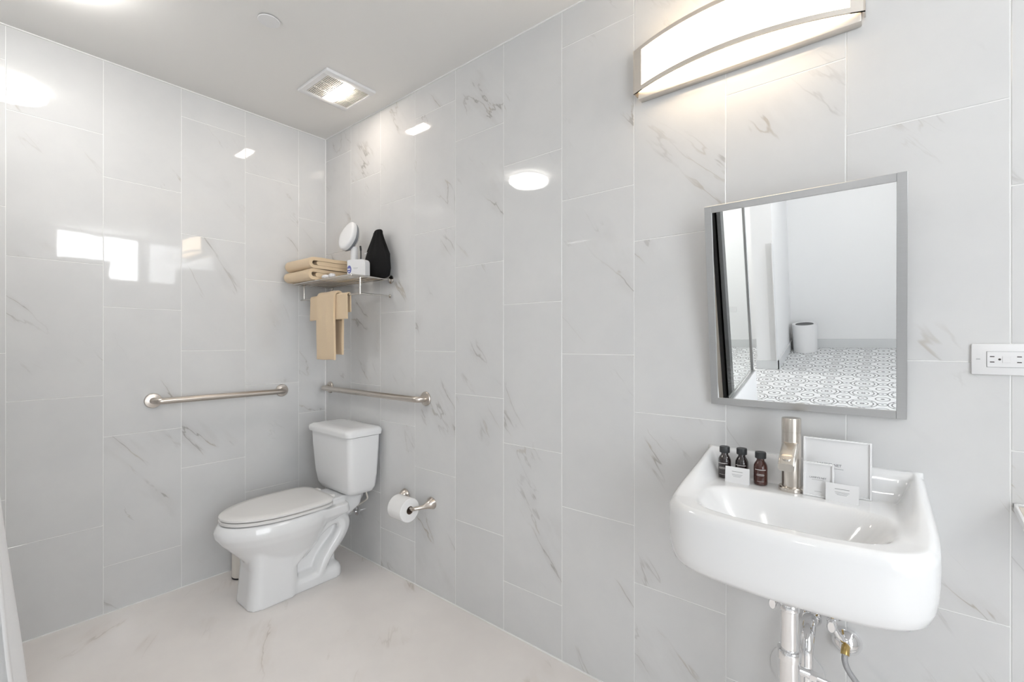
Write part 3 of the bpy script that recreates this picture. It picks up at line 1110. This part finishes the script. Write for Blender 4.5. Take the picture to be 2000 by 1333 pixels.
tk = MB()
tk.rings([tank_ring(.150, -.035, -.165, .4435, .04), tank_ring(.172, -.030, -.185, .452, .035), tank_ring(.186, -.027, -.196, .480, .03), tank_ring(.195, -.024, -.206, .55, .026), tank_ring(.206, -.020, -.216, .70, .026), tank_ring(.209, -.018, -.219, .775, .026)])
tk.build('tank', M['porcelain'], toi, sharp=60)
MB().rings([tank_ring(.205, -.020, -.215, .7765, .03), tank_ring(.222, -.010, -.232, .780, .03), tank_ring(.224, -.008, -.235, .800, .03), tank_ring(.221, -.010, -.231, .813, .032), tank_ring(.208, -.018, -.215, .822, .035), tank_ring(.16, -.045, -.17, .8255, .03), tank_ring(.06, -.085, -.12, .8262, .015)]).build('tank_lid', M['porcelain'], toi, sharp=60)
# flush lever on the tank's side (away from the camera)
MB().tube([(TX - .205, -.10, .725), (TX - .222, -.10, .725)], .009, 12).tube([(TX - .222, -.095, .725), (TX - .224, -.165, .718)], .006, 10).build('flush_lever', M['chrome'], toi)
# supply: stop valve on the wall and thin cream tube to the tank
sv = thing('stop_valve', (0.372, 0, 0.262), 'small chrome stop valve low on the wall behind the toilet', 'valve')
svx, svz = .372, .262
rm = Matrix.Translation((svx, -.0004, svz)) @ Matrix.Rotation(R(90), 4, 'X')
MB().lathe([(.008, 0), (.024, 0), (.0255, .003), (.0205, .007), (.008, .010)], 28, rm).build('escutcheon', M['chrome'], sv)
MB().lathe([(.008, .008), (.011, .024), (.011, .055), (.008, .058)], 18, rm).build('body', M['chrome'], sv)
MB().tube([(svx, -.060, svz), (svx, -.078, svz)], [.014, .012], 10).build('handle', M['chrome'], sv)
t = MB().tube(crom([(svx, -.036, svz + .010), (svx + .02, -.030, svz + .035), (.470, -.026, .345), (.535, -.034, .385), (.552, -.050, .420), (.552, -.056, .4430)], 8), .0050, 12).build('supply_tube', M['cream_plastic'], toi)
t['label'] = 'thin cream plastic supply tube'

# brush canister between toilet and wall
bc = thing('brush_canister', (0.118, -0.562, 0), 'slim cream cylinder brush canister standing on the floor behind the toilet', 'canister')
mt_ = Matrix.Translation((0.118, -0.562, 0))
MB().lathe([(.040, 0), (.0425, .002), (.0425, .008), (.041, .009)], 36, mt_).build('base_ring', M['rubber'], bc)
MB().lathe([(.039, .008), (.0415, .010), (.0415, .265), (.039, .270), (.012, .272)], 36, mt_).build('cup', M['cream_plastic'], bc)
MB().lathe([(.011, .270), (.009, .30), (.009, .37), (.006, .376), (.001, .378)], 20, mt_).build('handle', M['cream_plastic'], bc)

# ------------------------------------------------------------------ toilet paper
RC = Vector((0.957, -0.098, 0.452))
th = thing('paper_holder', (0.96, 0, 0.45), 'brushed nickel toilet paper holder with flared posts on the tiled wall', 'paper holder')
for xw, xe in ((0.852, 0.882), (1.070, 1.034)):
    pts = crom([(xw, -.001, .468), (xw, -.022, .465), (xw + (xe - xw) * .35, -.050, .457), (xe, -.088, .4525), (xe, -.100, .452)], 7)
    n_ = len(pts)
    rad = [.0225 * (1 - smst(0, .6, i / (n_ - 1))) + .0095 for i in range(n_)]
    MB().tube(pts, rad, 20).build('post', M['nickel_y'], th)
MB().tube([(.884, RC.y, RC.z), (1.034, RC.y, RC.z)], .0085, 16).build('spindle', M['nickel'], th)
rl = thing('toilet_paper_roll', RC, 'roll of white toilet paper on the wall holder', 'toilet paper')
rmx = Matrix.Translation((RC.x - .053, RC.y, RC.z - .009)) @ Matrix.Rotation(R(90), 4, 'Y')
ro, ri, wl = .060, .0205, .108
MB().rings([[(r * math.cos(2 * math.pi * k / 48), r * math.sin(2 * math.pi * k / 48), z) for k in range(48)] for r, z in
            ((ri, 0), (ro - .002, 0), (ro, .002), (ro, wl - .002), (ro - .002, wl), (ri, wl))], False, False, mtx=rmx).build('paper', M['paper'], rl)
MB().rings([[(r * math.cos(2 * math.pi * k / 32), r * math.sin(2 * math.pi * k / 32), z) for k in range(32)] for r, z in
            ((ri, -.0005), (ri - .0015, -.0005), (ri - .0015, wl + .0005), (ri, wl + .0005))], False, False, mtx=rmx).build('core', M['core'], rl)

# ------------------------------------------------------------------ towel rack
SZ = 1.655
RX0, RX1, RY = 0.078, 0.722, -0.252
rk = thing('towel_rack', ((RX0 + RX1) / 2, 0, SZ), 'steel wire towel rack with lower rail on the wall above the toilet', 'towel rack')
for x in (RX0, RX1):
    MB().tube([(x, -.001, SZ), (x, RY, SZ)], .0055, 12).build('side_rail', M['rack'], rk)
    MB().lathe([(.020, .0003), (.0235, .001), (.0235, .006), (.018, .010), (.008, .013)], 32, Matrix.Translation((x, 0, SZ)) @ Matrix.Rotation(R(90), 4, 'X')).build('flange', M['rack'], rk)
nr = 8
for k in range(nr):
    y = -.028 + (RY + .028) * k / (nr - 1)
    MB().tube([(RX0, y, SZ), (RX1, y, SZ)], .0042 if k not in (0, nr - 1) else .0050, 10).build('rod', M['rack'], rk)
LY, LZ = -0.195, 1.562
for x in (RX0 + .022, RX1 - .008):
    MB().tube([(x, LY, SZ), (x, LY, LZ)], .0048, 10).build('hanger', M['rack'], rk)
    MB().tube([(x, -.003, LZ), (x, LY, LZ)], .0045, 10).build('return_rail', M['rack'], rk)
    MB().lathe([(.009, .0003), (.010, .002), (.009, .007), (.004, .009)], 20, Matrix.Translation((x, 0, LZ)) @ Matrix.Rotation(R(90), 4, 'X')).build('end_cap', M['rack'], rk)
MB().tube([(RX0 - .018, LY, LZ), (RX1 - .008, LY, LZ)], .0050, 12).build('towel_bar', M['rack'], rk)


def ribbon(path, th):
    """closed outline of a strip of cloth of thickness th following a 2-D path"""
    P = [Vector((a, b)) for a, b in path]
    n_ = len(P)
    A, B = [], []
    for i in range(n_):
        t_ = (P[min(i + 1, n_ - 1)] - P[max(i - 1, 0)]).normalized()
        nn = Vector((-t_.y, t_.x))
        A.append(P[i] + nn * th / 2)
        B.append(P[i] - nn * th / 2)
    def capend(c, a, b, d):
        r = (a - b) * .5
        out = []
        for k in range(1, 5):
            an = math.pi * k / 5
            out.append(c + r * math.cos(an) + d * (th / 2) * math.sin(an))
        return out
    t1 = (P[-1] - P[-2]).normalized()
    t0 = (P[0] - P[1]).normalized()
    out = A + capend(P[-1], A[-1], B[-1], t1) + list(reversed(B)) + capend(P[0], B[0], A[0], t0)
    return [(p.x, p.y) for p in out]


def upath(yb, yf, z0, z1, nst=10):
    """U lying on its side: from the back along the top, round the front fold, back along the bottom"""
    r = (z1 - z0) / 2
    zc_ = (z0 + z1) / 2
    pts = [(yb + (yf + r - yb) * i / nst, z1) for i in range(nst)]
    pts += [(yf + r - r * math.sin(math.pi * i / 12), zc_ + r * math.cos(math.pi * i / 12)) for i in range(13)]
    pts += [(yf + r + (yb - yf - r) * i / nst, z0) for i in range(1, nst + 1)]
    return pts


def folded_towel(x0, x1, yb, yf, z0, h, seed, label):
    t = thing('folded_towel', ((x0 + x1) / 2, (yb + yf) / 2, z0), label, 'towel', None)

    def fn(p, s):
        q = mnoise.noise(Vector((p.x * 9, p.y * 9 + seed, p.z * 14))) * .0042
        q2 = mnoise.noise(Vector((p.x * 30, p.y * 30 + seed, p.z * 30))) * .0014
        edge = .004 * (1 - smst(0, .10, s)) + .004 * smst(.90, 1, s)
        zz = p.z + q + q2
        zz = z0 + h / 2 + (zz - z0 - h / 2) * (1 - edge * 6)
        return Vector((p.x + mnoise.noise(Vector((p.y * 20, p.z * 40, seed))) * .004, p.y + q, max(zz, z0 + .0005)))
    th_ = h * .30
    MB().poly_extrude(ribbon(upath(yb, yf, z0 + th_ / 2, z0 + h - th_ / 2), th_), 'X', x0, x1, 24, fn).build('outer_fold', M['towel'], t, sharp=60)
    MB().poly_extrude(ribbon([(yb + .004 + (yf + .045 - yb) * i / 12, z0 + h / 2) for i in range(13)], h * .36), 'X', x0 + .003, x1 - .002, 24, fn).build('inner_fold', M['towel'], t, sharp=60)
    return t


folded_towel(0.050, 0.345, -0.030, -0.285, SZ + .0052, .064, 1.0, 'thick folded beige towel lying directly on the rack under another towel')
folded_towel(0.048, 0.350, -0.030, -0.280, SZ + .0715, .066, 5.0, 'thick folded beige towel lying on top of another folded towel')


def hung(name, x0, x1, zf, zb, th_, y_extra, seed, label, wob=.006, taper=0.0):
    """cloth draped over the lower rail"""
    r = .0075 + th_ / 2 + y_extra
    zt = LZ
    path = [(LY + r, zb + (zt - zb) * i / 12) for i in range(12)]
    path += [(LY + r * math.cos(math.pi * i / 12), zt + r * math.sin(math.pi * i / 12)) for i in range(13)]
    path += [(LY - r, zt - (zt - zf) * i / 14) for i in range(1, 15)]
    t = thing(name, ((x0 + x1) / 2, LY, LZ), label, 'towel')
    xm = (x0 + x1) / 2

    def fn(p, s):
        d = max(0.0, zt - p.z)
        w = mnoise.noise(Vector((p.x * 14 + seed, d * 3, seed))) * wob * min(1.0, d / .06)
        sd = -1 if p.y < LY else 1
        return Vector((xm + (p.x - xm) * (1 + taper * d), p.y + sd * w + sd * abs(w) * .6, p.z + mnoise.noise(Vector((p.x * 12, seed, 0))) * .003))
    MB().poly_extrude(ribbon(path, th_), 'X', x0, x1, 26, fn).build('cloth', M['towel'], t, sharp=60)
    # woven band near the hem
    return t


hung('washcloth', 0.205, 0.605, 1.432, 1.470, .0065, 0.0, 2.0, 'short wide beige washcloth draped over the lower rail under a longer towel', .005, .15)
hung('hand_towel', 0.315, 0.500, 1.206, 1.235, .0125, .0105, 9.0, 'long narrow beige hand towel hanging over the lower rail of the rack', .005, .08)

# white box on the rack
bx = thing('white_box', (0.615, -0.118, SZ + .005), 'small white carton with rounded top and round blue mark on the rack', 'box')
bm_ = Matrix.Translation((0.612, -0.134, SZ + .0055)) @ Matrix.Rotation(R(20), 4, 'Z')
outline = []
wbx, hbx, rc = .060, .098, .022
outline = [(-wbx, 0), (wbx, 0)]
for k in range(9):
    a = R(90 * k / 8)
    outline.append((wbx - rc + rc * math.cos(a), hbx - rc + rc * math.sin(a)))
for k in range(9):
    a = R(90 + 90 * k / 8)
    outline.append((-wbx + .008 + .008 * math.cos(a), hbx - .008 + .008 * math.sin(a)))
mb = MB()
mb.rings([[bm_ @ Vector((x, y, z)) for x, z in outline] for y in (-.0280, .012)])
mb.build('carton', M['plastic'], bx, sharp=40)
mk = MB()
mk.lathe([(.0235, 0), (.0235, .0004)], 32, bm_ @ Matrix.Translation((-wbx + .0005, 0, .045)) @ Matrix.Rotation(R(-90), 4, 'Y'))
mk.build('blue_mark', M['print_blue'], bx)
mb = MB()
mb.lathe([(.022, 0), (.022, .0003)], 32, bm_ @ Matrix.Translation((-.046, -.0281, .045)) @ Matrix.Rotation(R(90), 4, 'X') @ Matrix.Diagonal((.62, 1, 1, 1)))
mb.build('blue_mark', M['print_blue'], bx)
mb = MB()
mb.box(-.058, -.040, -.0288, -.0284, .043, .050, 0, 1, bm_).box(-.052, -.044, -.0288, -.0284, .030, .036, 0, 1, bm_)
mb.build('mark_print', M['card'], bx, smooth=False)
mb = MB()
mb.box(-.020, .012, -.0284, -.0279, .051, .0525, 0, 1, bm_).box(-.016, .008, -.0284, -.0279, .046, .047, 0, 1, bm_)
mb.build('print', M['print_grey'], bx, smooth=False)

# crumpled wrapped soaps / paper in front of towels
for i, (x, y, w, rz, lab) in enumerate(((0.402, -0.215, .058, 20, 'small white paper-wrapped packet on the rack beside the towels'),
                                         (0.475, -0.222, .060, -15, 'crumpled white paper packet on the rack beside the white carton'))):
    m_ = Matrix.Translation((x, y, SZ + .0052)) @ Matrix.Rotation(R(rz), 4, 'Z')
    rr = []
    for k in range(9):
        s = k / 8
        rad = .014 * (.35 + .65 * math.sin(math.pi * s) ** .6)
        ring = []
        for j in range(14):
            a = 2 * math.pi * j / 14
            wv = 1 + .28 * mnoise.noise(Vector((s * 6 + i * 9, math.cos(a) * 2, math.sin(a) * 2)))
            ring.append(m_ @ Vector(((s - .5) * w, rad * 1.25 * wv * math.cos(a), .0145 + rad * wv * math.sin(a))))
        rr.append(ring)
    o = MB().rings(rr).build('wrapped_packet', M['wrap'], None, sharp=25)
    tag(o, lab, 'packet')

# handheld steamer-like appliance
st = thing('handheld_appliance', (0.465, -0.075, SZ + .005), 'white handheld appliance with tilted oval head and grey rim on the rack', 'appliance')
sb = Vector((0.468, -0.078, SZ + .005))
MB().lathe([(.030, 0), (.032, .004), (.030, .030), (.024, .060), (.0215, .10), (.021, .185), (.018, .20)], 28, Matrix.Translation(sb)).build('handle', M['plastic'], st)
hm = Matrix.Translation((0.452, -0.096, SZ + .262)) @ Matrix.Rotation(R(12), 4, 'Z') @ Matrix.Rotation(R(-14), 4, 'X') @ Matrix.Rotation(R(16), 4, 'Y')
# head: oval disc, its face along local -Y


def head_ring(sc, y, n=40):
    out = []
    for k in range(n):
        a = 2 * math.pi * k / n
        x = .056 * sc * math.cos(a)
        z = .088 * sc * math.sin(a)
        x *= 1 - .22 * max(0, math.sin(a))
        out.append((x, y, z))
    return out


MB().rings([head_ring(.30, -.034), head_ring(.75, -.033), head_ring(.92, -.030), head_ring(.985, -.022), head_ring(1.0, -.005)], mtx=hm).build('face_plate', M['plastic'], st, sharp=60)
MB().rings([head_ring(1.0, -.005), head_ring(.99, .006), head_ring(.90, .018)], mtx=hm).build('rim', M['grey_plastic'], st, sharp=60)
MB().rings([head_ring(.90, .018), head_ring(.70, .034), head_ring(.35, .042)], mtx=hm).build('back_shell', M['plastic'], st, sharp=60)
MB().tube(crom([sb + Vector((.030, .020, .05)), sb + Vector((.034, .022, .12)), sb + Vector((.038, .020, .175)), sb + Vector((.036, .018, .205))], 6), [.0035] * 13 + [.0055] * 6, 10).build('trigger', M['black'], st)

# black drawstring bag
bg = thing('drawstring_bag', (0.69, -0.07, SZ + .005), 'black fabric drawstring bag standing on the rack against the wall', 'bag')
lv = [(0, .098, .024), (.010, .116, .032), (.05, .124, .036), (.09, .120, .036), (.13, .104, .034), (.17, .080, .030), (.205, .058, .026), (.235, .041, .022), (.255, .032, .018), (.268, .030, .017), (.276, .020, .010)]
rr = []
for z, a, b in lv:
    ring = []
    for k in range(40):
        an = 2 * math.pi * k / 40
        fold = 1 + (.16 * math.sin(an * 9) * smst(.10, .27, z)) + .07 * mnoise.noise(Vector((math.cos(an) * 2.2, math.sin(an) * 2.2, z * 18)))
        ring.append((0.656 + .045 * z + a * fold * math.cos(an), -0.054 + b * .88 * fold * math.sin(an) + z * .02, SZ + .0055 + z))
    rr.append(ring)
bo = MB().rings(rr).build('body', M['bag'], bg, sharp=60)
for a0, a1 in ((R(-150), R(-168)), (R(-40), R(-15))):
    pts = []
    for k in range(9):
        q = k / 8
        z = .262 - .10 * q
        an = a0 + (a1 - a0) * q
        i = max(j for j in range(len(lv) - 1) if lv[j][0] <= z)
        f_ = (z - lv[i][0]) / (lv[i + 1][0] - lv[i][0])
        ra = lv[i][1] + (lv[i + 1][1] - lv[i][1]) * f_
        rb = (lv[i][2] + (lv[i + 1][2] - lv[i][2]) * f_) * .88
        g_ = 1.14
        pts.append((0.656 + .045 * z + ra * g_ * math.cos(an), -0.054 + rb * g_ * math.sin(an) + z * .02, SZ + .0055 + z))
    MB().tube(pts, .0020, 8).build('cord', M['bag'], bg)
MB().lathe([(.0015, -.005), (.005, -.003), (.005, .003), (.0015, .005)], 12, Matrix.Translation((0.585, -.078, SZ + .152))).build('cord_stopper', M['plastic'], bg)

# ------------------------------------------------------------------ shower curtain
nu, nv = 90, 26
rr = []
for j in range(nv + 1):
    z = 0.022 + (2.06 - .022) * j / nv
    row = []
    for i in range(nu + 1):
        s = i / nu
        x = 0.10 + 1.25 * s
        flare = -1.612 + .097 * (2.1 - z)
        amp = .038 * (0.75 + .25 * z / 2)
        ph = (x - .275) / .21 * 2 * math.pi
        y = flare - .045 + amp * math.cos(ph) + .010 * math.sin(ph * .5 + 1 + z)
        y += mnoise.noise(Vector((x * 5, z * 2.2, 3))) * .008
        row.append((x, y, z))
    rr.append(row)
verts = [p for row in rr for p in row]
faces = [(j * (nu + 1) + i, j * (nu + 1) + i + 1, (j + 1) * (nu + 1) + i + 1, (j + 1) * (nu + 1) + i) for j in range(nv) for i in range(nu)]
me = bpy.data.meshes.new('cloth')
me.from_pydata(verts, [], faces)
cu = thing('shower_curtain', (0.72, -1.5, 0.02), 'white waffle-weave shower curtain hanging in folds to the floor', 'curtain')
co = link_mesh('cloth', me, M['curtain'], cu, sharp=80)
sd = co.modifiers.new('thick', 'SOLIDIFY')
sd.thickness = .003
for k in range(7):
    x = 0.17 + 1.25 * k / 7
    MB().tube([(x, -1.622 + .021 * math.cos(a * math.pi / 8), 2.085 + .030 * math.sin(a * math.pi / 8)) for a in range(17)], .002, 6, False).build('ring', M['chrome'], cu)
cr = MB().tube([(0.001, -1.622, 2.10), (1.93, -1.622, 2.10)], .0125, 16).build('curtain_rod', M['chrome'])
tag(cr, 'straight chrome shower rod carrying the curtain', 'rod')
o = MB().box(1.925, 2.0, -1.70, -1.58, 0, ROOM_H).build('wall_post', M['paint'], smooth=False)
tag(o, kind='structure')

# ------------------------------------------------------------------ what the mirror shows: the room beyond
kw = MB().box(1.895, 1.957, -3.052, -2.2, 0.0, 0.285, .002, 1).build('wall_knee', M['paint'])
tag(kw, kind='structure')
gp_ = thing('glass_panel', (1.926, -2.63, 0.285), 'clear glass panel in a slim steel channel standing on the low white wall', 'glass panel')
MB().box(1.905, 1.950, -3.052, -2.2, .2855, .30, .001, 1).build('channel', M['steel'], gp_)
MB().box(1.921, 1.931, -3.040, -2.2, .300, 2.10).build('pane', M['glass'], gp_, smooth=False)
MB().box(1.912, 1.940, -3.052, -3.036, .300, 2.10, .001, 1).build('edge_profile', M['steel'], gp_)
dr = thing('black_door_frame', (1.71, -3.03, 0), 'tall glossy black door post beside a beige door leaf', 'door frame')
MB().box(1.668, 1.703, -3.09, -3.005, 0, 2.35, .002, 1).box(1.711, 1.748, -3.09, -3.000, 0, 2.35, .002, 1).box(1.70, 1.714, -3.09, -3.02, 0, 2.35).build('post', M['black_paint'], dr)
MB().box(1.50, 1.668, -3.085, -3.03, 0.004, 2.33, .002, 1).build('door_leaf', M['beige_door'], dr)

# waste bin
wb = thing('waste_bin', (2.128, -4.90, 0), 'white round waste bin with dark opening against the far wall', 'bin')
wm = Matrix.Translation((2.128, -4.885, 0))
MB().rings([[(r * math.cos(2 * math.pi * k / 40), r * math.sin(2 * math.pi * k / 40), z) for k in range(40)] for r, z in
            ((.118, 0), (.122, .003), (.127, .330), (.126, .337), (.105, .338), (.092, .330), (.088, .10))], True, True, mtx=wm).build('body', M['plastic'], wb)
MB().lathe([(.0925, .326), (.0925, .334), (.080, .332), (.001, .331)], 36, wm).build('opening', M['black'], wb)

# second outlet far away
t = thing('power_outlet', (1.286, Y_FAR, 0.48), 'small white power outlet on the plain far wall', 'outlet')
MB().box(1.23, 1.345, Y_FAR, Y_FAR + .006, .485, .557, .002, 1).build('cover_plate', M['plastic'], t)
MB().box(1.256, 1.319, Y_FAR + .0055, Y_FAR + .008, .503, .539, .001, 1).build('insert', M['trim'], t)

# cabinet added to block a corner of the small high window
XC = X_END - .0005
cb = thing('wall_cabinet', (X_END - .05, -0.58, 1.3), 'white wall cabinet hung on the end wall partly below the small high window', 'cabinet')
MB().box(XC - .090, XC, -0.835, -0.338, 1.35, 2.303, .003, 1).build('body', M['paint'], cb)
for k in range(2):
    y0 = -0.832 + .2475 * k
    d = MB().box(XC - .108, XC - .0905, y0, y0 + .243, 1.354, 2.299, .002, 1).build('door', M['paint'], cb)
    MB().tube([(XC - .120, y0 + (.22 if k == 0 else .025), 1.50), (XC - .120, y0 + (.22 if k == 0 else .025), 1.62)], .004, 10).build('handle', M['steel'], d)
